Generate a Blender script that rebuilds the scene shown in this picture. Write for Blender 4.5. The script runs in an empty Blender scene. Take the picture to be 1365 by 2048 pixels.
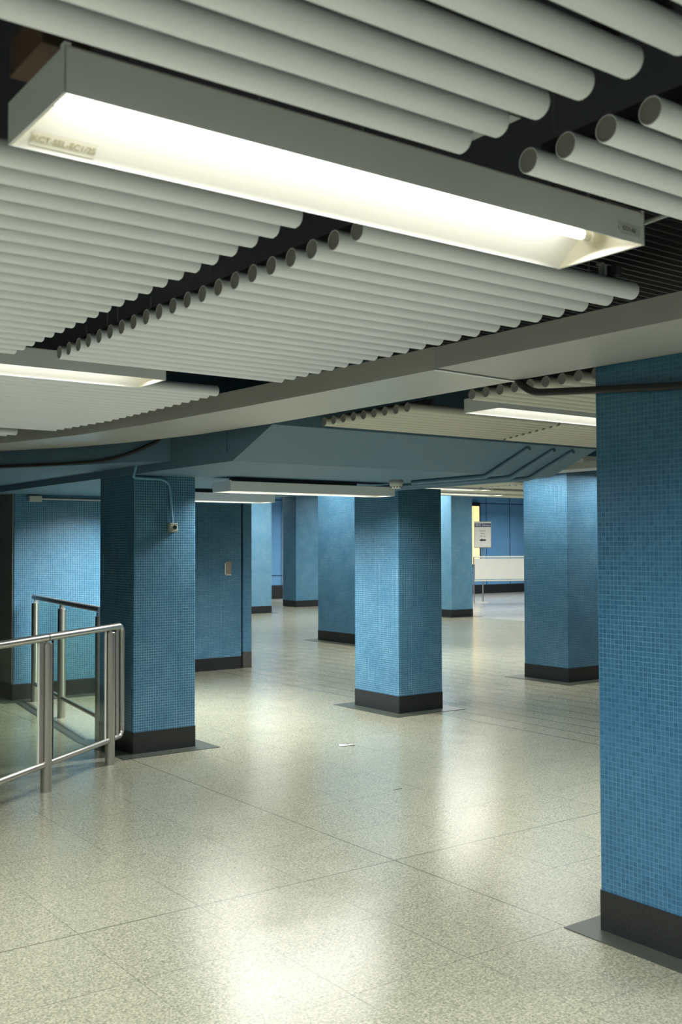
import bpy, bmesh, math, random
from mathutils import Vector, Matrix
random.seed(7)
SC = bpy.context.scene
COL = SC.collection

# ------------------------------------------------------------------ camera
YAW, PITCH, ROLL = math.radians(36.155), math.radians(1.85), math.radians(-0.2)
cam_d = bpy.data.cameras.new('camera')
cam = bpy.data.objects.new('camera', cam_d)
COL.objects.link(cam)
cam_d.sensor_fit = 'VERTICAL'
cam_d.sensor_height = 36.0
cam_d.sensor_width = 24.0
cam_d.lens = 2080.0 / 2048.0 * 36.0
cam_d.clip_start = 0.05
cam_d.clip_end = 200
fwd = Vector((math.sin(YAW) * math.cos(PITCH), math.cos(YAW) * math.cos(PITCH), math.sin(PITCH)))
rt = Vector((math.cos(YAW), -math.sin(YAW), 0))
up = rt.cross(fwd)
rt2 = math.cos(ROLL) * rt + math.sin(ROLL) * up
up2 = -math.sin(ROLL) * rt + math.cos(ROLL) * up
M = Matrix.Identity(4)
for i in range(3):
    M[i][0], M[i][1], M[i][2] = rt2[i], up2[i], -fwd[i]
M[2][3] = 1.65
cam.matrix_world = M
cam_d.dof.use_dof = True
cam_d.dof.focus_distance = 7.5
cam_d.dof.aperture_fstop = 6.3
SC.camera = cam

# ------------------------------------------------------------------ world, exposure, lamp power
w = bpy.data.worlds.new('world')
SC.world = w
w.use_nodes = True
w.node_tree.nodes['Background'].inputs[0].default_value = (0.5, 0.6, 0.6, 1)
w.node_tree.nodes['Background'].inputs[1].default_value = 0.02
SC.view_settings.view_transform = 'Standard'
SC.view_settings.look = 'None'
SC.view_settings.gamma = 1.0
SC.view_settings.use_curve_mapping = False
SC.view_settings.exposure = 0.58
SC.cycles.use_denoising = True
SC.cycles.max_bounces = 8
SC.cycles.diffuse_bounces = 5
SC.cycles.glossy_bounces = 4
SC.cycles.sample_clamp_indirect = 2.5
SC.cycles.sample_clamp_direct = 12.0
LAMP_COL = (1.0, 0.99, 0.945)
LAMP_POWER = 52.0        # watts of each fluorescent lamp
HALL_POWER = 66.0       # the brighter lamps of the far hall
LAMP_GLOW = 7.5         # how bright the lamp glass itself is

# ------------------------------------------------------------------ node helpers
def new_mat(name):
    m = bpy.data.materials.new(name)
    m.use_nodes = True
    nt = m.node_tree
    nt.nodes.clear()
    out = nt.nodes.new('ShaderNodeOutputMaterial')
    b = nt.nodes.new('ShaderNodeBsdfPrincipled')
    nt.links.new(b.outputs[0], out.inputs[0])
    return m, nt, b

def link(nt, a, b): nt.links.new(a, b)

def math_n(nt, op, a, b=None, c=None):
    n = nt.nodes.new('ShaderNodeMath')
    n.operation = op
    for i, v in enumerate((a, b, c)):
        if v is None: continue
        if isinstance(v, (int, float)): n.inputs[i].default_value = v
        else: nt.links.new(v, n.inputs[i])
    return n.outputs[0]

def mix_c(nt, f, a, b):
    n = nt.nodes.new('ShaderNodeMix')
    n.data_type = 'RGBA'
    for s, v in ((n.inputs[0], f), (n.inputs[6], a), (n.inputs[7], b)):
        if isinstance(v, (int, float)): s.default_value = v
        elif isinstance(v, tuple): s.default_value = (*v[:3], 1)
        else: nt.links.new(v, s)
    return n.outputs[2]

def noise(nt, vec, scale, detail=2, rough=.5):
    n = nt.nodes.new('ShaderNodeTexNoise')
    n.inputs['Scale'].default_value = scale
    n.inputs['Detail'].default_value = detail
    n.inputs['Roughness'].default_value = rough
    if vec is not None: nt.links.new(vec, n.inputs['Vector'])
    return n.outputs[0]

def bump(nt, h, strength, dist, bsdf):
    n = nt.nodes.new('ShaderNodeBump')
    n.inputs['Strength'].default_value = strength
    n.inputs['Distance'].default_value = dist
    nt.links.new(h, n.inputs['Height'])
    nt.links.new(n.outputs[0], bsdf.inputs['Normal'])

def ramp(nt, f, lo, hi):
    n = nt.nodes.new('ShaderNodeMapRange')
    n.inputs[1].default_value = lo
    n.inputs[2].default_value = hi
    nt.links.new(f, n.inputs[0])
    return n.outputs[0]

def plain(name, col, rough=.5, metal=0.0, var=.06, scale=14, bmp=0.0):
    m, nt, b = new_mat(name)
    g = nt.nodes.new('ShaderNodeNewGeometry').outputs['Position']
    nz = noise(nt, g, scale, 3)
    lo = tuple(c * (1 - var) for c in col)
    hi = tuple(min(1, c * (1 + var)) for c in col)
    link(nt, mix_c(nt, nz, lo, hi), b.inputs['Base Color'])
    b.inputs['Roughness'].default_value = rough
    b.inputs['Metallic'].default_value = metal
    if bmp: bump(nt, noise(nt, g, 180, 2), bmp, .002, b)
    return m

def emit(name, col, s):
    m, nt, b = new_mat(name)
    b.inputs['Base Color'].default_value = (*col, 1)
    b.inputs['Emission Color'].default_value = (*col, 1)
    b.inputs['Emission Strength'].default_value = s
    return m

# ------------------------------------------------------------------ materials
def mosaic_mat(name, ta, tb, grout, pitch=.0208, gw=.13, rough=.3):
    m, nt, b = new_mat(name)
    uv = nt.nodes.new('ShaderNodeTexCoord').outputs['UV']
    sep = nt.nodes.new('ShaderNodeSeparateXYZ')
    link(nt, uv, sep.inputs[0])
    u = math_n(nt, 'DIVIDE', sep.outputs[0], pitch)
    v = math_n(nt, 'DIVIDE', sep.outputs[1], pitch)
    fu, fv = math_n(nt, 'FRACT', u), math_n(nt, 'FRACT', v)
    du = math_n(nt, 'ABSOLUTE', math_n(nt, 'SUBTRACT', fu, .5))
    dv = math_n(nt, 'ABSOLUTE', math_n(nt, 'SUBTRACT', fv, .5))
    d = math_n(nt, 'MAXIMUM', du, dv)
    g = math_n(nt, 'GREATER_THAN', d, .5 - gw / 1.0 * .5)
    cell = nt.nodes.new('ShaderNodeCombineXYZ')
    link(nt, math_n(nt, 'FLOOR', u), cell.inputs[0])
    link(nt, math_n(nt, 'FLOOR', v), cell.inputs[1])
    wn = nt.nodes.new('ShaderNodeTexWhiteNoise')
    wn.noise_dimensions = '2D'
    link(nt, cell.outputs[0], wn.inputs['Vector'])
    pos = nt.nodes.new('ShaderNodeNewGeometry').outputs['Position']
    big = ramp(nt, noise(nt, pos, 2.2, 3, .6), .3, .7)
    t = math_n(nt, 'ADD', math_n(nt, 'MULTIPLY', wn.outputs['Value'], .65), math_n(nt, 'MULTIPLY', big, .35))
    tile = mix_c(nt, t, ta, tb)
    gdirt = ramp(nt, noise(nt, pos, 3.5, 4, .65), .35, .65)
    gcol = mix_c(nt, gdirt, tuple(.55 * c + .45 * q for c, q in zip(tb, grout)), grout)
    link(nt, mix_c(nt, g, tile, gcol), b.inputs['Base Color'])
    link(nt, math_n(nt, 'ADD', math_n(nt, 'MULTIPLY', g, .35), rough), b.inputs['Roughness'])
    h = math_n(nt, 'SUBTRACT', math_n(nt, 'MULTIPLY', wn.outputs['Value'], .25), math_n(nt, 'MULTIPLY', g, 1.0))
    h = math_n(nt, 'ADD', h, math_n(nt, 'MULTIPLY', noise(nt, uv, 30, 2), .5))
    bump(nt, h, .25, .0012, b)
    return m

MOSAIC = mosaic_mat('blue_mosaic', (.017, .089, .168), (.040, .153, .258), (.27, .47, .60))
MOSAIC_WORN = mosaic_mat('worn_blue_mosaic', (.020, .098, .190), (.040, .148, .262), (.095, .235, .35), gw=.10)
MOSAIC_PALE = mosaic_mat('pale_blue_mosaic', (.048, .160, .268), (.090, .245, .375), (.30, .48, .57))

def floor_mat():
    m, nt, b = new_mat('terrazzo_floor')
    pos = nt.nodes.new('ShaderNodeNewGeometry').outputs['Position']
    s = nt.nodes.new('ShaderNodeSeparateXYZ')
    link(nt, pos, s.inputs[0])
    X, Y = s.outputs[0], s.outputs[1]
    def line(c, o, p, wd):
        f = math_n(nt, 'FRACT', math_n(nt, 'DIVIDE', math_n(nt, 'SUBTRACT', c, o), p))
        dd = math_n(nt, 'SUBTRACT', .5, math_n(nt, 'ABSOLUTE', math_n(nt, 'SUBTRACT', f, .5)))
        return math_n(nt, 'LESS_THAN', math_n(nt, 'MULTIPLY', dd, p), wd / 2)
    def one(c, o, wd):
        return math_n(nt, 'LESS_THAN', math_n(nt, 'ABSOLUTE', math_n(nt, 'SUBTRACT', c, o)), wd / 2)
    strip = math_n(nt, 'GREATER_THAN', X, 6.80)
    left = math_n(nt, 'MULTIPLY', math_n(nt, 'LESS_THAN', X, 3.46), math_n(nt, 'GREATER_THAN', Y, 7.5))
    main = math_n(nt, 'SUBTRACT', 1.0, math_n(nt, 'MAXIMUM', strip, left))
    grid = math_n(nt, 'MAXIMUM', line(X, 3.47, .5775, .0045), line(Y, 4.285, .588, .0045))
    bold = math_n(nt, 'MAXIMUM', one(X, 3.47, .007), one(Y, 4.285, .007))
    grid_fade = math_n(nt, 'MULTIPLY', grid, ramp(nt, noise(nt, pos, 1.7, 3), .33, .6))
    ln = math_n(nt, 'MULTIPLY', math_n(nt, 'MAXIMUM', math_n(nt, 'MULTIPLY', grid_fade, .75), bold), main)
    l2 = math_n(nt, 'MULTIPLY', math_n(nt, 'MULTIPLY', line(X, 6.81, .285, .017), strip), 1.0)
    l3 = math_n(nt, 'MULTIPLY', math_n(nt, 'MULTIPLY', line(Y, 7.52, .20, .007), left), .8)
    l4 = math_n(nt, 'MULTIPLY', math_n(nt, 'MULTIPLY', line(Y, 4.285, 1.176, .005), strip), .35)
    ln = math_n(nt, 'MAXIMUM', math_n(nt, 'MAXIMUM', ln, l2), math_n(nt, 'MAXIMUM', l3, l4))
    vo = nt.nodes.new('ShaderNodeTexVoronoi')
    vo.inputs['Scale'].default_value = 150
    link(nt, pos, vo.inputs['Vector'])
    sv = nt.nodes.new('ShaderNodeSeparateColor')
    link(nt, vo.outputs['Color'], sv.inputs[0])
    n1 = ramp(nt, noise(nt, pos, 90, 3, .6), .36, .64)
    t = math_n(nt, 'ADD', math_n(nt, 'MULTIPLY', sv.outputs[0], .55), math_n(nt, 'MULTIPLY', n1, .45))
    base = mix_c(nt, t, (.090, .097, .066), (.385, .388, .300))
    dark = math_n(nt, 'MULTIPLY', ramp(nt, noise(nt, pos, 45, 3, .6), .60, .70), .45)
    base = mix_c(nt, dark, base, (.055, .068, .04))
    # slab to slab tone
    cell = nt.nodes.new('ShaderNodeCombineXYZ')
    link(nt, math_n(nt, 'FLOOR', math_n(nt, 'DIVIDE', math_n(nt, 'SUBTRACT', X, 3.47), .5775)), cell.inputs[0])
    link(nt, math_n(nt, 'FLOOR', math_n(nt, 'DIVIDE', math_n(nt, 'SUBTRACT', Y, 4.285), .588)), cell.inputs[1])
    wn = nt.nodes.new('ShaderNodeTexWhiteNoise')
    wn.noise_dimensions = '2D'
    link(nt, cell.outputs[0], wn.inputs['Vector'])
    base = mix_c(nt, math_n(nt, 'MULTIPLY', wn.outputs['Value'], .16), base, (.30, .31, .235))
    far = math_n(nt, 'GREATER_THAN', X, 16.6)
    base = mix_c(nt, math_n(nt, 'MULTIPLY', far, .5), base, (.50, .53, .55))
    col = mix_c(nt, ln, base, (.075, .08, .055))
    link(nt, col, b.inputs['Base Color'])
    r = ramp(nt, noise(nt, pos, 3.0, 4, .6), .2, .8)
    link(nt, math_n(nt, 'ADD', math_n(nt, 'MULTIPLY', r, .09), .15), b.inputs['Roughness'])
    h = math_n(nt, 'SUBTRACT', math_n(nt, 'MULTIPLY', noise(nt, pos, 60, 2), .12), ln)
    bump(nt, h, .15, .002, b)
    return m

FLOOR = floor_mat()
SKIRT = plain('black_granite', (.014, .016, .018), .38, 0, .6, 60)
COLLAR = plain('dark_green_granite', (.050, .060, .050), .30, 0, .45, 90)
TUBE = plain('white_tube_paint', (.86, .90, .965), .42, 0, .03, 5)
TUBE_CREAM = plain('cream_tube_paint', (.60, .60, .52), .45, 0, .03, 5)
CAP = plain('grey_cap', (.30, .305, .285), .6)
BEAM = plain('grey_beam_cladding', (.48, .485, .465), .38, 0, .05, 4)
BEAM_PERF = plain('perforated_cladding', (.43, .435, .43), .45, 0, .12, 220)
SOFFIT = plain('blue_grey_paint', (.105, .195, .27), .62, 0, .08, 6, .15)
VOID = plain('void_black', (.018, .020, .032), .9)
RIB = plain('void_rib', (.10, .10, .11), .6)
RAILM = plain('carrier_steel', (.05, .05, .055), .55, .4)
HOUSING = plain('fixture_grey', (.80, .84, .86), .45, 0, .03, 8)
REFL = plain('fixture_cream', (.81, .81, .75), .5, 0, .02, 4)
LAMP = emit('lamp_glass', (1.0, .99, .96), LAMP_GLOW)
CREAMP = plain('cream_plastic', (.70, .66, .52), .45)
STEEL = plain('brushed_steel', (.50, .49, .45), .30, .92, .12, 40)
STEEL_D = plain('dull_steel', (.38, .38, .36), .42, .85, .15, 40)
BLACKR = plain('black_rubber', (.012, .013, .016), .55)
BLUEP = plain('pale_blue_paint', (.13, .32, .47), .4)
GREYP = plain('grey_plastic', (.42, .44, .39), .5)
WHITEP = plain('white_plastic', (.75, .75, .68), .45)
BLACKP = plain('black_plastic', (.012, .012, .013), .3)
GALV = plain('galvanised', (.33, .35, .35), .5, .5)
BROWN = plain('brown_board', (.14, .10, .07), .7)
TAPE = plain('masking_tape', (.62, .64, .66), .6)
INK = plain('ink', (.16, .17, .16), .7)
OLIVE = plain('olive_ink', (.42, .40, .24), .7)
NAVY = plain('navy', (.02, .03, .10), .5)
STICKER = plain('sticker', (.72, .71, .60), .6)
HALL = plain('hall_grey', (.30, .34, .36), .6)
PLATE = plain('old_plate', (.26, .24, .19), .6, .2, .3, 60)

def enamel_mat():
    m, nt, b = new_mat('blue_enamel_panels')
    uv = nt.nodes.new('ShaderNodeTexCoord').outputs['UV']
    s = nt.nodes.new('ShaderNodeSeparateXYZ')
    link(nt, uv, s.inputs[0])
    def seam(c, o, p, wd):
        f = math_n(nt, 'FRACT', math_n(nt, 'DIVIDE', math_n(nt, 'SUBTRACT', c, o), p))
        dd = math_n(nt, 'SUBTRACT', .5, math_n(nt, 'ABSOLUTE', math_n(nt, 'SUBTRACT', f, .5)))
        return math_n(nt, 'LESS_THAN', math_n(nt, 'MULTIPLY', dd, p), wd / 2)
    sm = math_n(nt, 'MAXIMUM', seam(s.outputs[0], .25, 1.13, .03), seam(s.outputs[1], .72, 2.36, .03))
    pos = nt.nodes.new('ShaderNodeNewGeometry').outputs['Position']
    c = mix_c(nt, noise(nt, pos, .8, 2), (.10, .27, .52), (.16, .36, .60))
    link(nt, mix_c(nt, sm, c, (.02, .05, .10)), b.inputs['Base Color'])
    b.inputs['Roughness'].default_value = .22
    return m
ENAMEL = enamel_mat()

def glass_mat():
    m = bpy.data.materials.new('clear_glass')
    m.use_nodes = True
    nt = m.node_tree
    nt.nodes.clear()
    out = nt.nodes.new('ShaderNodeOutputMaterial')
    tr = nt.nodes.new('ShaderNodeBsdfTransparent')
    tr.inputs[0].default_value = (.90, .945, .91, 1)
    gl = nt.nodes.new('ShaderNodeBsdfGlossy')
    gl.inputs['Roughness'].default_value = .03
    lw = nt.nodes.new('ShaderNodeLayerWeight')
    lw.inputs[0].default_value = .5
    fac = math_n(nt, 'ADD', math_n(nt, 'MULTIPLY', math_n(nt, 'POWER', lw.outputs['Facing'], 4.0), .35), .025)
    mx = nt.nodes.new('ShaderNodeMixShader')
    link(nt, fac, mx.inputs[0])
    link(nt, tr.outputs[0], mx.inputs[1])
    link(nt, gl.outputs[0], mx.inputs[2])
    link(nt, mx.outputs[0], out.inputs[0])
    return m
GLASS = glass_mat()

# ------------------------------------------------------------------ geometry helpers
class MB:
    """collects shapes (world coordinates) into one mesh object"""
    def __init__(s): s.v, s.f, s.uv = [], [], []
    def face(s, pts, uv=None):
        i = len(s.v)
        s.v += [tuple(p) for p in pts]
        s.f.append(tuple(range(i, i + len(pts))))
        s.uv.append(uv or [(p[0], p[2]) for p in pts])
    def box(s, x0, x1, y0, y1, z0, z1):
        P = [(x, y, z) for z in (z0, z1) for x, y in ((x0, y0), (x1, y0), (x1, y1), (x0, y1))]
        for q in ((0, 1, 5, 4), (1, 2, 6, 5), (2, 3, 7, 6), (3, 0, 4, 7), (4, 5, 6, 7), (3, 2, 1, 0)):
            pts = [P[k] for k in q]
            if q in ((4, 5, 6, 7), (3, 2, 1, 0)): uv = [(p[0], p[1]) for p in pts]
            elif q in ((1, 2, 6, 5), (3, 0, 4, 7)): uv = [(p[1], p[2]) for p in pts]
            else: uv = [(p[0], p[2]) for p in pts]
            s.face(pts, uv)
        return s
    def prism(s, outline, z0, z1, caps=True):
        """outline anticlockwise seen from above; uv runs round the outline in metres"""
        n, u = len(outline), 0
        for i in range(n):
            a, b = outline[i], outline[(i + 1) % n]
            L = math.hypot(b[0] - a[0], b[1] - a[1])
            s.face([(*a, z0), (*b, z0), (*b, z1), (*a, z1)], [(u, z0), (u + L, z0), (u + L, z1), (u, z1)])
            u += L
        if caps:
            s.face([(*p, z1) for p in outline], [tuple(p) for p in outline])
            s.face([(*p, z0) for p in reversed(outline)], [tuple(p) for p in reversed(outline)])
        return s
    def profile_x(s, prof, x0, x1):
        """closed (y,z) profile extruded along x"""
        n = len(prof)
        for i in range(n):
            a, b = prof[i], prof[(i + 1) % n]
            s.face([(x0, *a), (x1, *a), (x1, *b), (x0, *b)], [(x0, a[0]), (x1, a[0]), (x1, b[0]), (x0, b[0])])
        s.face([(x0, *p) for p in reversed(prof)], [(p[0], p[1]) for p in reversed(prof)])
        s.face([(x1, *p) for p in prof], [(p[0], p[1]) for p in prof])
        return s
    def tube(s, pts, r, n=12, caps=True):
        pts = [Vector(p) for p in pts]
        rings, prev = [], None
        for i, p in enumerate(pts):
            if i == 0: t = pts[1] - p
            elif i == len(pts) - 1: t = p - pts[i - 1]
            else: t = (pts[i + 1] - p).normalized() + (p - pts[i - 1]).normalized()
            t.normalize()
            if prev is None:
                a = Vector((0, 0, 1)) if abs(t.z) < .9 else Vector((1, 0, 0))
                nrm = t.cross(a).normalized()
            else:
                nrm = (prev - t * prev.dot(t)).normalized()
            prev = nrm
            bi = t.cross(nrm)
            rings.append([p + r * (math.cos(k * 2 * math.pi / n) * nrm + math.sin(k * 2 * math.pi / n) * bi) for k in range(n)])
        for a, b in zip(rings, rings[1:]):
            for k in range(n):
                s.face([a[k], a[(k + 1) % n], b[(k + 1) % n], b[k]])
        if caps:
            s.face(list(reversed(rings[0])))
            s.face(rings[-1])
        return s
    def lathe(s, prof, c, n=24, axis='z'):
        """prof [(r,h)] about an axis through c"""
        def P(r, h, k):
            a = k * 2 * math.pi / n
            if axis == 'z': return (c[0] + r * math.cos(a), c[1] + r * math.sin(a), c[2] + h)
            if axis == 'x': return (c[0] + h, c[1] + r * math.cos(a), c[2] + r * math.sin(a))
            return (c[0] + r * math.sin(a), c[1] + h, c[2] + r * math.cos(a))
        for (r0, h0), (r1, h1) in zip(prof, prof[1:]):
            for k in range(n):
                if r0 < 1e-6: s.face([P(r0, h0, k), P(r1, h1, k + 1), P(r1, h1, k)][::-1])
                elif r1 < 1e-6: s.face([P(r0, h0, k), P(r0, h0, k + 1), P(r1, h1, k)])
                else: s.face([P(r0, h0, k), P(r0, h0, k + 1), P(r1, h1, k + 1), P(r1, h1, k)])
        return s
    def build(s, name, mat, parent=None, smooth=False, bevel=0, weld=True):
        off = parent_loc(parent) if parent else Vector((0, 0, 0))
        me = bpy.data.meshes.new(name)
        me.from_pydata([tuple(Vector(p) - off) for p in s.v], [], s.f)
        lay = me.uv_layers.new(name='UVMap')
        k = 0
        for uv in s.uv:
            for q in uv:
                lay.data[k].uv = q
                k += 1
        if weld:
            bm = bmesh.new()
            bm.from_mesh(me)
            bmesh.ops.remove_doubles(bm, verts=bm.verts, dist=1e-5)
            bmesh.ops.recalc_face_normals(bm, faces=bm.faces)
            bm.to_mesh(me)
            bm.free()
        me.materials.append(mat)
        if smooth:
            for p in me.polygons: p.use_smooth = True
            me.set_sharp_from_angle(angle=math.radians(40))
        o = bpy.data.objects.new(name, me)
        COL.objects.link(o)
        if parent: o.parent = parent
        if bevel:
            md = o.modifiers.new('bevel', 'BEVEL')
            md.width = bevel
            md.segments = 2
            md.limit_method = 'ANGLE'
        return o

def parent_loc(o):
    v = Vector((0, 0, 0))
    while o:
        v += o.location
        o = o.parent
    return v

def tag(o, label=None, cat=None, group=None, kind=None):
    if label: o['label'] = label
    if cat: o['category'] = cat
    if group: o['group'] = group
    if kind: o['kind'] = kind
    return o

def thing(name, loc, label, cat, group=None):
    o = bpy.data.objects.new(name, None)
    o.empty_display_size = .1
    COL.objects.link(o)
    o.location = loc
    return tag(o, label, cat, group)

def copy_tree(o, parent=None):
    c = o.copy()
    COL.objects.link(c)
    if parent: c.parent = parent
    for ch in list(o.children): copy_tree(ch, c)
    return c

def rrect(x0, x1, y0, y1, r, n=4):
    pts = []
    for cx, cy, a0 in ((x1 - r, y0 + r, -90), (x1 - r, y1 - r, 0), (x0 + r, y1 - r, 90), (x0 + r, y0 + r, 180)):
        for k in range(n + 1):
            a = math.radians(a0 + 90 * k / n)
            pts.append((cx + r * math.cos(a), cy + r * math.sin(a)))
    return pts

def text_mesh(body, size, mat, name, parent, mtx):
    cu = bpy.data.curves.new(name, 'FONT')
    cu.body = body
    cu.size = size
    cu.align_x = 'CENTER'
    cu.align_y = 'CENTER'
    cu.extrude = .0004
    cu.resolution_u = 3
    t = bpy.data.objects.new(name + '_curve', cu)
    COL.objects.link(t)
    dg = bpy.context.evaluated_depsgraph_get()
    dg.update()
    me = bpy.data.meshes.new_from_object(t.evaluated_get(dg))
    bpy.data.objects.remove(t)
    bpy.data.curves.remove(cu)
    me.transform(mtx)
    me.materials.clear()
    me.materials.append(mat)
    me.name = name
    o = bpy.data.objects.new(name, me)
    COL.objects.link(o)
    o.parent = parent
    return o

def frame(origin, xa, ya):
    xa, ya = Vector(xa).normalized(), Vector(ya).normalized()
    za = xa.cross(ya)
    m = Matrix.Identity(4)
    for i in range(3): m[i][0], m[i][1], m[i][2], m[i][3] = xa[i], ya[i], za[i], origin[i]
    return m

# ------------------------------------------------------------------ setting
f = MB()
f.face([(-6, -5, 0), (34, -5, 0), (34, 29, 0), (-6, 29, 0)])
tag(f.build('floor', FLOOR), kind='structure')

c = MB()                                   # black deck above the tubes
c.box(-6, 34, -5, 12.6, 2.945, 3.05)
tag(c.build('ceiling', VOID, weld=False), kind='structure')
c = MB()
c.box(-6, 34, 12.6, 29, 3.45, 3.55)
tag(c.build('ceiling', HALL), kind='structure')
c = MB()
c.box(-6, 34, 12.62, 12.72, 2.52, 3.45)
tag(c.build('trim_1', HALL), kind='structure')
r = MB()
y = -4.98
while y < 12.4:
    r.box(3.05, 8.2, y, y + .013, 2.925, 2.945)
    y += .0575
tag(r.build('trim_2', RIB), kind='structure')

def wall(name, x0, x1, y0, y1, z1, mat):
    return tag(MB().box(x0, x1, y0, y1, 0, z1).build(name, mat), kind='structure')
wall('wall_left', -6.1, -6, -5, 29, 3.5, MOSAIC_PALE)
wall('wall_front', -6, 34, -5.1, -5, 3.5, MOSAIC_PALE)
wall('wall_right', 34, 34.1, -5, 29, 3.5, ENAMEL)
wall('wall_back', 21.0, 34, 25.9, 26.0, 3.5, ENAMEL)
wall('wall_far', -6, 20.9, 27.4, 27.5, 3.5, ENAMEL)
tag(MB().box(21.0, 34, 25.86, 25.9, 0, .30).build('baseboard_back', SKIRT), kind='structure')
tag(MB().box(-6, 17.72, 27.36, 27.4, 0, .42).build('baseboard_far', SKIRT), kind='structure')

# left block behind the rear railing
out = rrect(3.77, 5.6, 11.15, 12.9, .012)
tag(MB().prism(out, 0, 2.22).build('wall_rear', MOSAIC), kind='structure')
out = rrect(3.755, 5.615, 11.135, 12.915, .012)
tag(MB().prism(out, 0, .17).build('baseboard_rear', SKIRT), kind='structure')
tag(MB().box(3.7595, 3.7695, 11.165, 12.88, .172, 2.2195).build('wall_side', mosaic_mat('grey_mosaic', (.16, .17, .17), (.24, .25, .245), (.30, .30, .29))), kind='structure')
tag(MB().box(3.60, 5.75, 10.95, 13.0, 0, .004).build('trim_3', COLLAR), kind='structure')

# pier with the flush tiled door
tag(MB().prism(rrect(5.75, 7.235, 12.2, 12.9, .01), .165, 2.219).build('wall_pier', MOSAIC), kind='structure')
tag(MB().box(5.75, 7.225, 12.19, 12.91, 0, .165).build('baseboard_pier', SKIRT), kind='structure')
tag(MB().box(7.236, 7.262, 12.24, 12.86, 0, 2.219).build('trim_4', BLACKR), kind='structure')
tag(MB().prism(rrect(7.263, 7.40, 12.2, 12.9, .01), .215, 2.219).build('trim_5', MOSAIC), kind='structure')
tag(MB().box(7.263, 7.395, 12.195, 12.905, 0, .215).build('trim_6', plain('scuffed_granite', (.06, .062, .055), .5, 0, .5, 25)), kind='structure')

# ------------------------------------------------------------------ dropped slab over the pillars
s = MB()
s.profile_x([(6.05, 2.22), (13.0, 2.22), (13.0, 2.944), (5.55, 2.944), (5.55, 2.418)], 3.52, 6.62)
slab = tag(s.build('dropped_slab', SOFFIT), 'blue-grey painted slab with sloping front edge, resting on the left and middle pillars', 'ceiling slab')
s = MB()
out = [(3.513, 6.95), (3.513, 6.12), (3.518, 6.12), (3.518, 12.95), (.6, 12.95), (.6, 11.0), (2.05, 9.35), (2.46, 8.75), (2.73, 8.33), (3.08, 7.74), (3.28, 7.28)]
s.prism(out, 2.28, 2.944)
tag(s.build('dropped_slab', SOFFIT), 'dark blue-grey slab with curved front edge above the glass railings', 'ceiling slab')

# ------------------------------------------------------------------ curved grey beam
near = [(3.02, -4.9), (3.02, 1.0), (3.01, 2.15), (2.99, 3.4)]
near2 = [(2.99, 3.4), (2.96, 4.3), (2.925, 4.96), (2.85, 6.0), (2.73, 6.85), (2.52, 7.6), (2.22, 8.3), (1.8, 9.05), (1.2, 9.9), (.5, 10.75)]
far = [(3.552, -4.9), (3.552, 1.0), (3.552, 2.54), (3.508, 3.43)]
far2 = [(3.508, 3.43), (3.50, 4.3), (3.475, 5.5), (3.40, 6.35), (3.225, 7.15), (3.03, 7.72), (2.68, 8.31), (2.40, 8.73), (1.95, 9.35), (.98, 10.5)]
beam = thing('ceiling_beam', (3.25, 3, 2.416), 'long grey metal-clad beam curving away to the left under the white tubes', 'beam')
b = MB()
b.prism(near[::1] + far[::-1], 2.418, 2.512)
b.build('clad_section', BEAM_PERF, beam)
b = MB()
n2, f2 = near2, far2
ring = n2 + f2[::-1]
b.prism(ring, 2.414, 2.515)
b.build('clad_section', BEAM, beam)
b = MB()
b.prism([(2.988, 3.385), (3.508, 3.415), (3.508, 3.435), (2.988, 3.405)], 2.411, 2.4145)
b.build('seam_strip', HOUSING, beam)
# second bulkhead further in
b = MB()
b.box(8.28, 8.60, 5.2, 12.4, 2.43, 2.50)
tag(b.build('ceiling_beam', TUBE_CREAM), 'narrow cream bulkhead far behind the beam, just before the right-rear pillar', 'beam')

# ------------------------------------------------------------------ pillars
def pillar(x0, x1, y0, y1, ztop, label, mat=MOSAIC, collar=.18, sk=.172, collar_l=None):
    t = thing('tiled_pillar', ((x0 + x1) / 2, (y0 + y1) / 2, 0), label, 'pillar', 'blue mosaic pillars')
    MB().prism(rrect(x0, x1, y0, y1, .012), sk, ztop).build('shaft', mat, t)
    MB().prism(rrect(x0 - .004, x1 + .004, y0 - .004, y1 + .004, .013), .004, sk).build('skirting', SKIRT, t)
    if collar:
        MB().box(x0 - collar, x1 + collar, y0 - collar, y1 + collar, 0, .004).build('floor_collar', COLLAR, t)
    return t
pillar(3.556, 4.12, 2.27, 2.99, 2.505, 'blue mosaic pillar filling the right edge, nearest of all the pillars', collar=.11, mat=MOSAIC_WORN)
pillar(3.556, 4.11, 7.67, 8.34, 2.2195, 'dark blue mosaic pillar at the railing end with a small switch box on it', collar=.15)
pillar(6.49, 7.06, 7.93, 8.65, 2.2195, 'blue mosaic pillar standing alone in the middle of the floor', collar=.16)
pillar(9.56, 10.13, 8.48, 9.20, 2.94, 'brightly lit blue mosaic pillar partly behind the nearest right pillar', collar=.17)
pillar(10.45, 11.05, 13.4, 15.0, 3.45, 'deep blue mosaic pier seen just left behind the middle pillar', collar=.18, mat=MOSAIC)
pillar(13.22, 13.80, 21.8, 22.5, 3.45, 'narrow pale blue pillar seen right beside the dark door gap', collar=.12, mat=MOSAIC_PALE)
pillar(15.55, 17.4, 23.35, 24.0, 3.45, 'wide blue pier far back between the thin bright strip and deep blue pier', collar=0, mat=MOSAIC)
pillar(16.1, 16.76, 17.75, 18.45, 3.45, 'pale blue pillar right behind the middle pillar, next to the white barrier', collar=.15, mat=MOSAIC_PALE)

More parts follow.
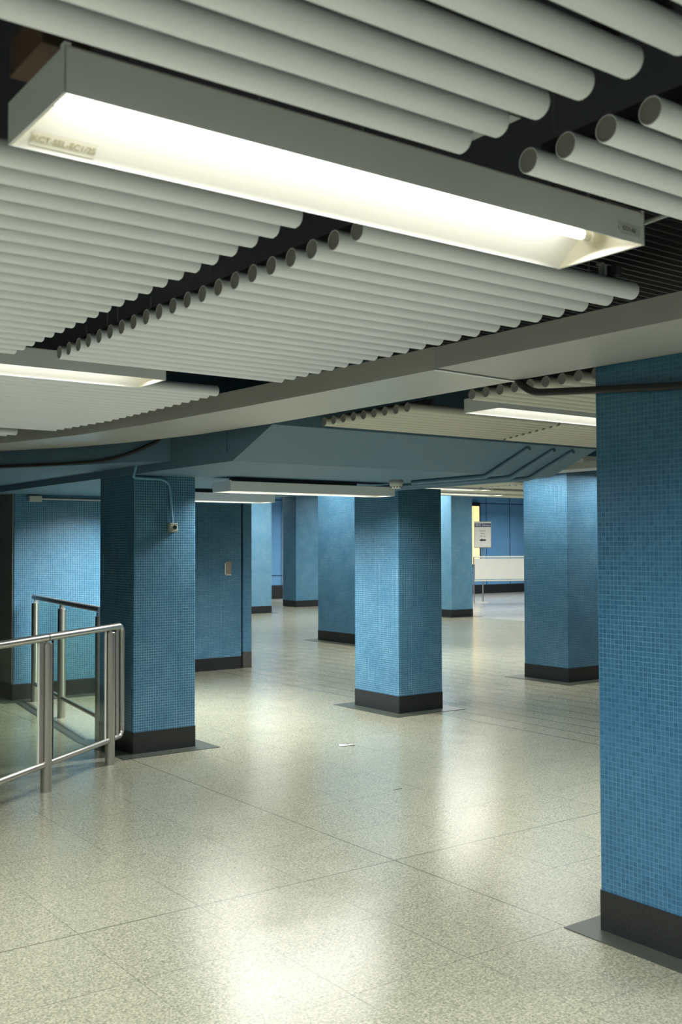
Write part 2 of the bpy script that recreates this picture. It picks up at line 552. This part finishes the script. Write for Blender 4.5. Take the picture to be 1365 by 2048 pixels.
# ------------------------------------------------------------------ ceiling tubes
TR, ZT, PITCH = .028, 2.468, .1043
_tube_cache = {}
def tube_mesh(L, mat, hollow_left):
    k = (round(L, 3), mat.name)
    if k not in _tube_cache:
        mb = MB()
        mb.lathe([(TR - .003, .0), (TR - .0008, .0), (TR, .002), (TR, L - .006), (TR - .004, L - .001), (TR - .008, L), (0, L)], (0, 0, 0), 20, 'x')
        me_o = mb.build('ceiling_tube', mat, smooth=True)
        cap = MB().lathe([(TR - .003, .0015), (0, .0015)], (0, 0, 0), 20, 'x').build('end_cap', CAP, smooth=False)
        _tube_cache[k] = (me_o.data, cap.data)
        bpy.data.objects.remove(me_o)
        bpy.data.objects.remove(cap)
    return _tube_cache[k]

ORD = ['first', 'second', 'third', 'fourth', 'fifth', 'sixth', 'seventh', 'eighth', 'ninth', 'tenth', 'eleventh', 'twelfth', 'thirteenth',
       'fourteenth', 'fifteenth', 'sixteenth', 'seventeenth', 'eighteenth', 'nineteenth', 'twentieth', 'twenty-first', 'twenty-second',
       'twenty-third', 'twenty-fourth', 'twenty-fifth', 'twenty-sixth', 'twenty-seventh', 'twenty-eighth', 'twenty-ninth', 'thirtieth']
def tube_row(x0, x1, y0, step, n, tail, group, mat=TUBE, cap=True, z=ZT):
    for i in range(n):
        a = x0(y0 + i * step) if callable(x0) else x0
        e = x1(y0 + i * step) if callable(x1) else x1
        me, cm = tube_mesh(e - a, mat, cap)
        o = bpy.data.objects.new('ceiling_tube', me)
        COL.objects.link(o)
        o.location = (a, y0 + i * step, z)
        tag(o, ORD[i] + ' ' + tail, 'ceiling tube', group)
        if cap:
            q = bpy.data.objects.new('end_cap', cm)
            COL.objects.link(q)
            q.parent = o

ZB = 2.448
GL, GR, XE = 1.43, 1.615, 2.735      # gap left / gap right / panel end by the beam
tube_row(-.9, GL, 1.53, -PITCH, 9, 'white tube in front of the nearest light, left of the dark gap', 'tubes in front of the nearest light, left panel', cap=False)
tube_row(GR, XE + .9, 1.53, -PITCH, 9, 'white tube in front of the nearest light, right of the dark gap', 'tubes in front of the nearest light, right panel')
tube_row(-1.0, GL, 2.135, PITCH, 21, 'white tube behind the nearest light, left of the dark gap', 'tubes behind the nearest light, left panel', cap=False)
tube_row(GR, XE, 2.135, PITCH, 21, 'white tube behind the nearest light, between gap and beam', 'tubes behind the nearest light, right panel')
tube_row(-.2, lambda y: 2.70 - max(0, y - 6.2) * .12, 4.80, PITCH, 21, 'white tube behind the left light, counted towards the curved beam', 'tubes behind the left light', cap=False)
tube_row(-.2, lambda y: 2.50 - (y - 7.25) * .35, 7.30, PITCH, 8, 'white tube in the last strip at the left picture edge', 'tubes in the last left strip', cap=False)
jx = lambda y: 5.14 + (y - 4.7) * .42
tube_row(3.80, 6.7, 4.02, -PITCH, 9, 'greyish tube behind the beam, in front of the right rear light', 'tubes behind the beam, near strip', TUBE_CREAM, z=ZB)
tube_row(3.85, lambda y: jx(y), 4.615, PITCH, 9, 'greyish tube between beam and sloping slab, left of the joint', 'tubes behind the beam, far strip left of joint', TUBE_CREAM, z=ZB)
tube_row(lambda y: jx(y) + .02, 6.75, 4.615, PITCH, 9, 'greyish tube above the sloping slab, right of the joint', 'tubes behind the beam, far strip right of joint', TUBE_CREAM, z=ZB)
tube_row(8.72, 10.0, 9.45, .11, 10, 'cream tube in the small patch of far ceiling, left of dashes', 'far cream tubes, left of the joint', TUBE_CREAM, cap=False)
tube_row(10.03, 14.0, 9.45, .11, 10, 'cream tube in the small patch of far ceiling, right of dashes', 'far cream tubes, right of the joint', TUBE_CREAM, cap=False)
tube_row(9.6, 14.5, 11.05, .11, 5, 'cream tube between the two farthest visible lights', 'far cream tubes between lights', TUBE_CREAM, cap=False)
tube_row(9.6, 14.5, 11.95, .11, 5, 'cream tube past the farthest visible light, before the blue wall', 'farthest cream tubes', TUBE_CREAM, cap=False)

# carriers the tubes hang from
def carrier(x, y0, y1, label, group='tube carriers', dz=0):
    t = thing('tube_carrier', (x, (y0 + y1) / 2, 2.497 - dz), label, 'ceiling rail', group)
    MB().box(x - .012, x + .012, y0, y1, 2.4965 - dz, 2.53 - dz).build('rail', RAILM, t)
    yy = y0 + .12
    k = 0
    while yy < y1:
        MB().tube([(x, yy, 2.53 - dz), (x, yy, 2.944)], .003, 6).build('hanger_wire', GALV, t)
        yy += .85
    return t
carrier(.25, .6, 1.56, 'dark rail above the tubes at the top left, before the light')
carrier(1.37, .6, 1.56, 'dark rail above the tube ends in front of the nearest light')
carrier(1.70, .6, 1.56, 'dark rail above the tube starts at the upper right')
carrier(.6, 2.10, 4.28, 'dark rail above the left panel of tubes behind the nearest light')
carrier(1.37, 2.10, 4.28, 'dark rail along the left side of the dark gap')
carrier(1.70, 2.10, 4.28, 'dark rail along the right side of the dark gap')
carrier(2.62, 2.10, 4.28, 'dark rail above the tube ends beside the beam')
carrier(2.36, 4.77, 6.92, 'dark rail above the tube ends behind the left light')
carrier(1.2, 4.77, 8.08, 'dark rail above the tubes at the left picture edge')
carrier(3.95, 3.1, 4.06, 'dark rail above the near tube starts behind the beam', dz=.02)
carrier(4.02, 4.58, 5.48, 'dark rail above the far tube starts behind the beam', dz=.02)

# small clips on the visible tube ends beside the beam
def clip(x, y, label):
    t = MB().box(x - .006, x + .006, y - .012, y + .012, 2.4962, 2.535).box(x - .018, x + .006, y - .012, y + .012, 2.53, 2.535)
    tag(t.build('tube_clip', GALV), label, 'bracket', 'tube clips')
clip(2.585, 2.135, 'small steel clip on top of the first tube end beside the beam')
clip(2.30, 4.80, 'small steel clip on the tube end right of the left light')

# junk in the void over the near light
t = thing('cable_tray', (.5, 2.0, 2.62), 'grey steel cable tray in the dark void at the upper left corner', 'cable tray')
MB().box(.43, .445, 1.6, 3.4, 2.62, 2.66).build('side_rail', GALV, t)
MB().box(.56, .575, 1.6, 3.4, 2.62, 2.66).build('side_rail', GALV, t)
m_ = MB()
for k in range(6): m_.box(.445, .56, 1.7 + .3 * k, 1.73 + .3 * k, 2.625, 2.632)
m_.build('rung', GALV, t)
tag(MB().box(.70, .80, 1.93, 2.12, 2.62, 2.70).build('board_packer', BROWN, bevel=.004), 'brown board packer in the void above the nearest light', 'board')

# ------------------------------------------------------------------ light fixtures
FL, FW, FH = 1.560, .29, .083
def make_fixture():
    t = thing('light_fixture', (0, 0, 0), '', 'light fixture', 'fluorescent light fixtures')
    x, w2 = FL / 2, FW / 2
    h = MB()
    h.box(-x, x, -w2, -w2 + .003, 0, FH)
    h.box(-x, x, w2 - .003, w2, 0, FH)
    h.box(-x, x, -w2, w2, FH - .003, FH)
    h.box(-x, -x + .004, -w2, w2, 0, FH)
    h.box(x - .004, x, -w2, w2, 0, FH)
    h.box(-x, -x + .012, -w2, -w2 + .02, FH, FH + .006)
    h.box(x - .012, x, -w2, -w2 + .02, FH, FH + .006)
    h.build('housing', HOUSING, t, weld=False)
    p = MB()
    N = 12
    prof = []
    for k in range(N + 1):
        a = k / N
        prof.append((w2 - .0035 - (w2 - .03) * a, .001 + .074 * math.sin(a * math.pi / 2)))
    prof = prof + [(-y_, z_) for y_, z_ in reversed(prof)]
    for a, b in zip(prof, prof[1:]):
        p.face([(-x + .005, *a), (x - .005, *a), (x - .005, *b), (-x + .005, *b)])
    p.build('reflector', REFL, t, smooth=True)
    e = MB()
    e.box(-x + .0042, -x + .007, -w2 + .004, w2 - .004, .001, FH - .004)
    e.build('end_plate', CREAMP, t)
    e = MB()
    e.box(x - .007, x - .0042, -w2 + .004, w2 - .004, .001, FH - .004)
    e.build('end_plate', CREAMP, t)
    lz, lr, lx, ox = .050, .013, x - .056, -.018
    lp = MB().lathe([(lr - .003, -lx), (lr, -lx + .004), (lr, lx - .004), (lr - .003, lx)], (ox, 0, lz), 16, 'x').build('lamp_tube', LAMP, t, smooth=True)
    for sgn in (-1, 1):
        MB().lathe([(0, 0), (lr * .98, 0), (lr * 1.02, .022 * -sgn), (0, .022 * -sgn)], (ox + sgn * (lx + .022), 0, lz), 16, 'x').build('lamp_cap', CREAMP, lp, smooth=True)
        mb = MB().lathe([(0, 0), (.019, 0), (.021, .004 * sgn), (.021, .012 * sgn), (0, .013 * sgn)], (ox + sgn * (lx + .0225), 0, lz), 16, 'x')
        xa, xb = sorted((ox + sgn * (lx + .025), sgn * (x - .005)))
        if sgn > 0: mb.box(xa, xb, -.008, .008, lz - .006, lz + .024)
        mb.build('lamp_holder', CREAMP, t, smooth=True)
    ld = bpy.data.lights.new('lamp_light', 'AREA')
    ld.shape = 'RECTANGLE'
    ld.size, ld.size_y = 2 * lx - .01, .022
    ld.energy = LAMP_POWER
    ld.color = LAMP_COL
    ld.spread = math.radians(157)
    lo = bpy.data.objects.new('lamp_light', ld)
    COL.objects.link(lo)
    lo.parent = t
    lo.location = (ox, 0, lz - lr - .001)
    return t
proto = make_fixture()
def fixture(x0, yn, z, label, rot=0):
    global first
    o = proto if first else copy_tree(proto)
    first = False
    if rot: o.location = (x0 + FW / 2, yn + FL / 2, z); o.rotation_euler = (0, 0, math.pi / 2)
    else: o.location = (x0 + FL / 2, yn + FW / 2, z)
    o['label'] = label
    return o
first = True
f_left = fixture(.635, 4.385, 2.425, 'long light fixture at the left picture edge between the tube panels')
fixture(4.175, 4.195, 2.425, 'light fixture behind the beam, left of the nearest right pillar')
f_slab = fixture(4.365, 7.39, 2.10, 'light fixture mounted below the slab, in front of the middle pillar')
f_slab2 = fixture(4.165, 9.12, 2.10, 'light fixture below the slab, half behind the left pillar')
fixture(8.86, 10.60, 2.425, 'far light fixture just right of the middle pillar, the nearer of two')
fixture(10.10, 11.60, 2.425, 'farthest visible light fixture, above the white barrier')
f_slab.scale.x = f_slab2.scale.x = 1.115
f_main = fixture(.653, 1.69, 2.425, 'large long light fixture nearest the camera, with an exposed lamp')
HID = [(9.74, 7.93, 2.56, 0), (9.02, 7.75, 2.56, 1), (4.62, 9.24, 2.13, 1), (-2.9, 1.69, 2.425, 0), (.65, -1.0, 2.425, 0), (-2.9, -1.0, 2.425, 0),  # second one is added just to light the right-rear pillar's left face
       (4.6, -1.6, 2.425, 0), (4.6, 1.2, 2.425, 0), (12.6, 7.15, 2.425, 0), (13.9, 10.6, 2.425, 0), (-2.9, 4.385, 2.425, 0)]
HALL = [(8.6, 14.2), (12.4, 14.2), (16.4, 15.2), (10.6, 18.2), (14.4, 18.2), (18.8, 18.8), (12.4, 20.3), (16.4, 21.6),
        (21.0, 22.9), (24.6, 22.9), (24.0, 19.5), (14.6, 25.3), (18.6, 25.0), (21.6, 16.0)]
for q in HID:
    fixture(q[0], q[1], q[2], 'fluorescent light fixture of the same kind, hidden behind pillars or outside the view', q[3])['group'] = 'light fixtures out of view'
for q in COL.objects:
    if q.get('category') == 'light fixture' and abs(q.location.z - 2.13) < .001: q.scale.x = .7      # the short one
dim_light = None                       # two unseen lamps, placed and dimmed to brighten the right-rear pillar's top
for q in COL.objects:
    if q.get('category') == 'light fixture' and abs(q.location.z - 2.56) < .001:
        for ch in q.children:
            if ch.type == 'LIGHT':
                if dim_light is None:
                    dim_light = ch.data.copy()
                    dim_light.energy = LAMP_POWER * .33
                ch.data = dim_light
hall_light = None
for q in HALL:
    o = fixture(q[0], q[1], 3.361, 'fluorescent light fixture under the high hall ceiling, out of view', 0)
    o['group'] = 'hall light fixtures out of view'
    for ch in o.children:
        if ch.type == 'LIGHT':
            if hall_light is None:
                hall_light = ch.data.copy()
                hall_light.energy = HALL_POWER
            ch.data = hall_light
# fixtures among the tubes hang on two rods
rod_me = {}
for o in [q for q in COL.objects if q.get('category') == 'light fixture' and 2.4 < q.location.z < 2.6]:
    zk = round(o.location.z, 3)
    for sx in (-.6, .6):
        if zk not in rod_me:
            ro = MB().tube([(0, 0, FH), (0, 0, 2.9445 - zk)], .004, 8).build('hanger_rod', GALV, smooth=True)
            rod_me[zk] = ro.data
        else:
            ro = bpy.data.objects.new('hanger_rod', rod_me[zk])
            COL.objects.link(ro)
        ro.parent = o
        ro.location = (sx, 0, 0)

# what only the nearest light carries: its sticker and the strip of tape
bx, by, bz = f_main.location
def refl_pt(a):                                             # point on the far reflector flank
    return FW / 2 - .0035 - (FW / 2 - .03) * a, .001 + .074 * math.sin(a * math.pi / 2)
(ya, za), (yb, zb) = refl_pt(.06), refl_pt(.25)
nv = Vector((0, yb - ya, zb - za)).normalized()
nn = Vector((0, -nv.z, nv.y))
if nn.z > 0: nn = -nn
st = MB()
X0, X1 = -.742, -.61
A, B_ = Vector((0, ya, za)) + nn * .0022, Vector((0, yb, zb)) + nn * .0022
st.face([(bx + X0, by + A.y, bz + A.z), (bx + X1, by + A.y, bz + A.z), (bx + X1, by + B_.y, bz + B_.z), (bx + X0, by + B_.y, bz + B_.z)])
st_o = st.build('sticker', STICKER, f_main)
st_o['label'] = 'pale number sticker inside the reflector'
mid = (A + B_) / 2 + nn * .0012
text_mesh('KCT-SEL-EC1/25', .0185, OLIVE, 'sticker_number', st_o, frame(Vector((-.676, mid.y, mid.z)), (1, 0, 0), nv))
tp = MB()
yq = by - FW / 2 - .0012
tp.face([(bx + .672, yq, bz + .046), (bx + .766, yq, bz + .043), (bx + .757, yq, bz + .014), (bx + .683, yq, bz + .014)])
tp_o = tp.build('tape_strip', TAPE, f_main)
tp_o['label'] = 'torn tape strip with handwriting'
text_mesh('CC1-A2', .015, INK, 'handwriting', tp_o, frame(Vector((.716, -FW / 2 - .0022, .029)), (1, 0, -.02), (.05, 0, 1)))
# stay rod from the end of the near fixture
tag(MB().tube([(2.232, 1.72, 2.49), (2.232, 1.40, 2.505), (2.232, .9, 2.505)], .007, 8).build('stay_rod', GALV), 'thin steel rod running from the right end of the nearest light', 'rod')
tag(MB().box(1.47, 1.50, 1.44, 1.62, 2.50, 2.512).build('stay_bracket', GALV), 'small steel bracket in the gap between tube ends at upper right', 'bracket')
# dark base plate above the slab light
tag(MB().box(4.40, 5.62, 7.45, 7.62, 2.1895, 2.2195).build('mounting_plate', RAILM), 'dark mounting plate between the slab and the light before the middle pillar', 'plate')
tag(MB().box(4.20, 5.70, 9.18, 9.35, 2.1895, 2.2195).build('mounting_plate', RAILM), 'dark mounting plate above the light half behind the left pillar', 'plate')

# ------------------------------------------------------------------ railings
def rail_post(x, y, ztop, zrail, par, r=.038):
    p = MB().lathe([(r, 0), (r, ztop - .006), (r - .006, ztop), (0, ztop)], (x, y, 0), 20).build('post', STEEL, par, smooth=True)
    MB().box(x - .011, x + .011, y - .005, y + .005, ztop, zrail).build('post_neck', STEEL_D, p)
    return p
def pane(a, b, z0, z1, par, th=.010):
    a, b = Vector((*a, 0)), Vector((*b, 0))
    d = (b - a).normalized()
    n = Vector((-d.y, d.x, 0)) * th / 2
    o = [(a - n)[:2], (b - n)[:2], (b + n)[:2], (a + n)[:2]]
    g = MB().prism([tuple(q) for q in o], z0, z1).build('glass_pane', GLASS, par)
    for q, em in ((a, RAILM), (b, WHITEP)):  # white end strip paints the lit glass edge; the start strip is dark
        e = MB()
        n2 = n * 1.15
        dd = d * .005
        e.prism([tuple((q - n2 - dd)[:2]), tuple((q - n2 + dd)[:2]), tuple((q + n2 + dd)[:2]), tuple((q + n2 - dd)[:2])], z0, z1)
        e.build('pane_edge', em, g)
    return g

fr = thing('glass_railing', (2.9, 7.16, 0), 'nearest steel and glass railing with a rounded end loop beside the left pillar', 'railing', 'steel and glass railings')
d = Vector((.784, .621, 0)).normalized()
P1, P2 = Vector((2.558, 6.885, 0)), Vector((3.259, 7.44, 0))
P0 = P1 - d * .90
PM = P1 - d * 1.80
for p in (P0, P1, P2): rail_post(p.x, p.y, 1.0, 1.02, fr, .0375)
zr = 1.035
loop = P2 + d * .185
def at(p, z): return (p.x, p.y, z)
MB().tube([at(PM, zr), at(P1 - d * .006, zr)], .0265, 16).build('top_rail', STEEL, fr, smooth=True)
pts = [at(P1 + d * .006, zr), at(loop - d * .05, zr)]
for k in range(1, 7):
    a = k / 6 * math.pi / 2
    pts.append(at(loop - d * .05 + d * .05 * math.sin(a), zr - .05 + .05 * math.cos(a)))
for k in range(0, 7):
    a = k / 6 * math.pi / 2
    pts.append(at(loop - d * .05 + d * .05 * math.cos(a), .235 - .05 * math.sin(a)))
rail_pts = pts[:2]
MB().tube(rail_pts, .0265, 16).build('top_rail', STEEL, fr, smooth=True)
MB().tube(pts[1:] + [at(P2 + d * .03, .185)], .0215, 14).build('end_loop', STEEL, fr, smooth=True)
MB().tube([at(P2 + d * .105, .19), at(P2 + d * .105, zr)], .016, 12).build('end_bar', STEEL, fr, smooth=True)
MB().tube([at(PM, .185), at(P1 - d * .035, .185)], .0215, 14).build('bottom_rail', STEEL, fr, smooth=True)
MB().tube([at(P1 + d * .045, .185), at(P2 - d * .03, .185)], .0215, 14).build('bottom_rail', STEEL, fr, smooth=True)
q0, q1 = P1 - d * .10, P1 - d * .045
nrm = Vector((-d.y, d.x, 0)) * .006
MB().prism([tuple((q0 - nrm)[:2]), tuple((q1 - nrm)[:2]), tuple((q1 + nrm)[:2]), tuple((q0 + nrm)[:2])], .2, 1.01).build('clamp_bar', STEEL_D, fr)
pane((PM + d * .02)[:2], (P0 - d * .06)[:2], .207, 1.008, fr)
pane((P0 + d * .06)[:2], (P1 - d * .102)[:2], .207, 1.008, fr)
pane((P1 + d * .075)[:2], (P2 - d * .075)[:2], .207, 1.008, fr)

rr = thing('glass_railing', (3.75, 9.8, 0), 'rear steel and glass railing running back from the left pillar to the blue wall', 'railing', 'steel and glass railings')
R5, R4, R3 = Vector((3.60, 8.44, 0)), Vector((3.77, 9.75, 0)), Vector((3.93, 10.93, 0))
zt = 1.11
for p in (R5, R4, R3): rail_post(p.x, p.y, 1.05, zt - .005, rr)
dr = (R3 - R5).normalized()
MB().tube([at(R5 - dr * .03, zt), at(R3 + dr * .06, zt)], .0265, 16).build('top_rail', STEEL_D, rr, smooth=True)
MB().tube([at(R5, .19), at(R3, .19)], .0215, 14).build('bottom_rail', STEEL, rr, smooth=True)
pane((R5 + dr * .08)[:2], (R4 - dr * .07)[:2], .212, 1.08, rr)
pane((R4 + dr * .07)[:2], (R3 - dr * .07)[:2], .212, 1.08, rr)
# drain channel on the floor along the rear railing
dc = thing('floor_channel', (3.5, 9.6, 0), 'dark narrow drain channel in the floor along the rear railing', 'drain')
lat = Vector((-dr.y, dr.x, 0))
def strip(o0, o1, z, mat, name):
    a, b = R5 - dr * .05, R3 + dr * .0
    MB().prism([tuple((a + lat * o0)[:2]), tuple((b + lat * o0)[:2]), tuple((b + lat * o1)[:2]), tuple((a + lat * o1)[:2])], 0, z).build(name, mat, dc)
strip(.10, .125, .003, SKIRT, 'edge_strip')
strip(.125, .175, .002, COLLAR, 'grate')
strip(.175, .20, .003, SKIRT, 'edge_strip')

# ------------------------------------------------------------------ conduits, boxes, cables
def arc_path(pts, r=.05, n=5):
    out = [Vector(pts[0])]
    for a, b, c_ in zip(pts, pts[1:], pts[2:]):
        a, b, c_ = Vector(a), Vector(b), Vector(c_)
        u, v = (a - b), (c_ - b)
        rr_ = min(r, u.length * .45, v.length * .45)
        p, q = b + u.normalized() * rr_, b + v.normalized() * rr_
        for k in range(n + 1):
            t_ = k / n
            out.append((1 - t_) ** 2 * p + 2 * t_ * (1 - t_) * b + t_ ** 2 * q)
    out.append(Vector(pts[-1]))
    return out

cb = thing('call_switch', (3.89, 7.66, 1.80), 'small grey switch box with black button on the left pillar front', 'switch box')
MB().box(3.853, 3.927, 7.625, 7.669, 1.764, 1.838).build('box', GREYP, cb, bevel=.006)
MB().lathe([(0, -.010), (.012, -.010), (.016, -.006), (.017, 0)], (3.897, 7.625, 1.803), 20, 'y').build('button', BLACKP, cb, smooth=True)
for sx in (-1, 1):
    for sz in (-1, 1):
        MB().lathe([(0, -.0012), (.004, -.0012), (.004, 0)], (3.89 + sx * .027, 7.625, 1.801 + sz * .027), 10, 'y').build('screw', RAILM, cb)
cpts = arc_path([(3.499, 7.46, 2.45), (3.499, 7.50, 2.27), (3.54, 7.652, 2.198), (3.60, 7.652, 2.196), (3.862, 7.652, 2.190), (3.886, 7.652, 1.838)], .09, 6)
cp = MB().tube(cpts, .0115, 10).build('conduit', BLUEP, smooth=True)
tag(cp, 'pale blue bent conduit dropping down the left pillar to the switch box', 'conduit')

def conduit_run(x, label, ye=7.9):
    p = arc_path([(x, 5.57, 2.392), (x, 6.04, 2.201), (x + .02, ye - .3, 2.2005), (x + .03, ye, 2.2005)], .05, 4)
    tag(MB().tube(p, .019, 10).build('conduit', SOFFIT, smooth=True), label, 'conduit', 'conduits on the sloping slab')
conduit_run(5.86, 'left one of three conduits running down the sloping slab', 7.0)
conduit_run(6.14, 'middle one of three conduits running down the sloping slab')
conduit_run(6.36, 'right one of three conduits running down the sloping slab')

wc = thing('junction_box', (3.98, 11.12, 2.17), 'grey junction box with conduit at the top of the blue wall behind the railing', 'junction box')
MB().box(3.92, 4.06, 11.09, 11.149, 2.14, 2.205).build('box', GREYP, wc, bevel=.006)
MB().tube([(4.06, 11.13, 2.175), (5.5, 11.13, 2.175)], .011, 8).build('conduit', GALV, wc, smooth=True)

sm = thing('smoke_detector', (5.8, 7.0, 2.2195), 'round white smoke detector under the slab beside the middle pillar light', 'smoke detector')
sm.location = (5.75, 7.05, 2.2195)
cx_, cy_, cz_ = sm.location
MB().lathe([(.062, -.0005), (.062, -.02), (.055, -.024), (.055, -.03)], (cx_, cy_, cz_), 24).build('base', GALV, sm, smooth=True)
MB().lathe([(.055, -.028), (.056, -.045), (.050, -.062), (.036, -.072), (0, -.074)], (cx_, cy_, cz_), 24).build('dome', WHITEP, sm, smooth=True)
mb = MB()
for k in range(12):
    a = k * math.pi / 6
    x_, y_ = cx_ + .047 * math.cos(a), cy_ + .047 * math.sin(a)
    mb.box(x_ - .006, x_ + .006, y_ - .006, y_ + .006, cz_ - .0655, cz_ - .056)
mb.build('vent_slots', BLACKP, sm)

tag(MB().tube(arc_path([(3.50, 3.43, 2.47), (3.52, 3.40, 2.40), (3.50, 3.30, 2.345), (3.53, 3.12, 2.332), (3.53, 2.94, 2.317), (3.53, 2.70, 2.296), (3.53, 2.45, 2.276), (3.53, 2.2, 2.27)], .06, 5), .017, 10).build('black_cable', BLACKR, smooth=True),
    'thick black cable crossing the nearest right pillar below the beam', 'cable', 'black cables')
tag(MB().tube(arc_path([(3.46, 6.98, 2.48), (3.45, 7.012, 2.432), (3.353, 7.148, 2.37), (3.255, 7.295, 2.322), (3.174, 7.48, 2.300), (2.99, 7.842, 2.293), (2.84, 8.094, 2.293), (2.69, 8.35, 2.295), (2.40, 8.80, 2.30), (2.0, 9.39, 2.31)], .1, 4), .012, 10).build('black_cable', BLACKR, smooth=True),
    'black cable drooping along the dark slab edge above the left pillar', 'cable', 'black cables')

# plate on the tiled door
dp = thing('door_plate', (7.02, 12.19, 1.36), 'small worn square plate on the tiled door left of the dark gap', 'plate')
MB().box(6.985, 7.075, 12.189, 12.1985, 1.27, 1.44).build('plate', PLATE, dp)
MB().box(6.975, 6.984, 12.186, 12.1985, 1.265, 1.42).build('edge_lip', WHITEP, dp)
MB().box(6.99, 7.07, 12.186, 12.1985, 1.258, 1.268).build('edge_lip', WHITEP, dp)

# ------------------------------------------------------------------ sign, barrier, displays at the far end
sg = thing('sign_stand', (20.98, 21.8, 0), 'white notice sign with left arrow on a thin pole behind the barrier', 'sign')
yw = Vector((.81, -.59, 0))
MB().lathe([(0, .03), (.05, .03), (.20, .018), (.21, 0)], (20.98, 21.8, 0), 28).build('base', GALV, sg, smooth=True)
MB().lathe([(.022, .02), (.022, 1.62)], (20.98, 21.8, 0), 12).build('pole', STEEL, sg, smooth=True)
hw = .235
ctr = Vector((20.98, 21.8, 0))
nb = Vector((-.59, -.81, 0))
def slab_box(u0, u1, z0, z1, n0, n1, name, mat, par):
    o = [tuple((ctr + yw * u0 + nb * n1)[:2]), tuple((ctr + yw * u1 + nb * n1)[:2]), tuple((ctr + yw * u1 + nb * n0)[:2]), tuple((ctr + yw * u0 + nb * n0)[:2])]
    return MB().prism(o, z0, z1).build(name, mat, par)
slab_box(-hw - .01, hw + .01, 1.57, 2.33, .024, .054, 'frame', STEEL, sg)
board = slab_box(-hw + .005, hw - .005, 1.59, 2.31, .054, .060, 'board', WHITEP, sg)
slab_box(-hw + .006, hw - .006, 2.17, 2.275, .060, .063, 'header', NAVY, board)
up_v = (0, 0, 1)
def sgn_text(body, size, u, z, mat, name):
    p = ctr + yw * u + nb * .0645
    text_mesh(body, size, mat, name, board, frame(Vector((p.x, p.y, z)) - sg.location, yw, up_v))
sgn_text('通告 Notice', .085, .0, 2.222, WHITEP, 'header_text')
sgn_text('For your', .05, 0, 2.06, INK, 'notice_text')
sgn_text('safety', .05, 0, 1.985, INK, 'notice_text')
sgn_text('this way', .05, 0, 1.91, INK, 'notice_text')
ar = MB()
def apt(u, z): 
    p = ctr + yw * u + nb * .0645
    return (p.x, p.y, z)
ar.face([apt(-.02, 1.775), apt(.085, 1.775), apt(.085, 1.815), apt(-.02, 1.815)])
ar.face([apt(-.105, 1.795), apt(-.02, 1.755), apt(-.02, 1.835)])
ar.build('arrow', BLACKP, board)

br = thing('barrier', (21.3, 21.4, 0), 'white panel barrier on thin steel legs in front of the far blue wall', 'barrier')
E0, E1 = Vector((20.58, 21.75, 0)), Vector((22.75, 20.8, 0))
du = (E1 - E0).normalized()
dn = Vector((-du.y, du.x, 0))
def bar_box(p, q, th, z0, z1, name, mat):
    n_ = dn * th
    return MB().prism([tuple((p - n_)[:2]), tuple((q - n_)[:2]), tuple((q + n_)[:2]), tuple((p + n_)[:2])], z0, z1).build(name, mat, br)
bar_box(E0 + du * .03, E1 - du * .03, .008, .67, 1.265, 'panel', WHITEP)
MB().tube([at(E0, 1.31), at(E1, 1.31)], .022, 10).build('top_bar', WHITEP, br, smooth=True)
MB().tube([at(E0, .635), at(E1, .635)], .018, 10).build('bottom_bar', CREAMP, br, smooth=True)
for p in (E0, E1): MB().tube([at(p, 0), at(p, 1.31)], .018, 10).build('leg', STEEL, br, smooth=True)

YEL = emit('lit_yellow_panel', (1.0, .74, .32), .75)
WHT = emit('lit_white_panel', (.95, .97, 1.0), 1.3)
ad = thing('lit_display', (24.2, 25.85, 1.9), 'yellow lit display panel on the far wall behind the sign', 'lit display')
MB().box(23.3, 24.72, 25.78, 25.899, .95, 3.10).build('cabinet', BLACKP, ad)
MB().box(23.36, 24.645, 25.76, 25.781, 1.0, 2.97).build('screen', YEL, ad)
ad = thing('lit_display', (17.9, 27.3, 1.5), 'thin bright white lit strip at the far wall between two pillars', 'lit display')
MB().box(17.74, 18.2, 27.30, 27.399, 0.0, 3.2).build('cabinet', WHITEP, ad)
MB().box(17.80, 18.12, 27.28, 27.301, .05, 3.1).build('screen', WHT, ad)

# ------------------------------------------------------------------ litter on the floor
lt = MB()
lt.face([(5.06, 6.96, .003), (5.12, 6.92, .006), (5.14, 6.95, .003), (5.08, 6.99, .012)])
lt.face([(5.14, 6.95, .003), (5.17, 6.90, .009), (5.19, 6.92, .003), (5.16, 6.96, .006)])
lt2 = lt.build('paper_scrap', WHITEP)
md = lt2.modifiers.new('thick', 'SOLIDIFY')
md.thickness = .0015
tag(lt2, 'tiny torn white paper scrap lying on the floor before the middle pillar', 'paper scrap')
tag(MB().box(4.455, 4.53, 5.505, 5.511, 0.0, .002).build('tape_scrap', BLACKR), 'tiny dark strip stuck to the shiny floor in the middle', 'tape scrap')
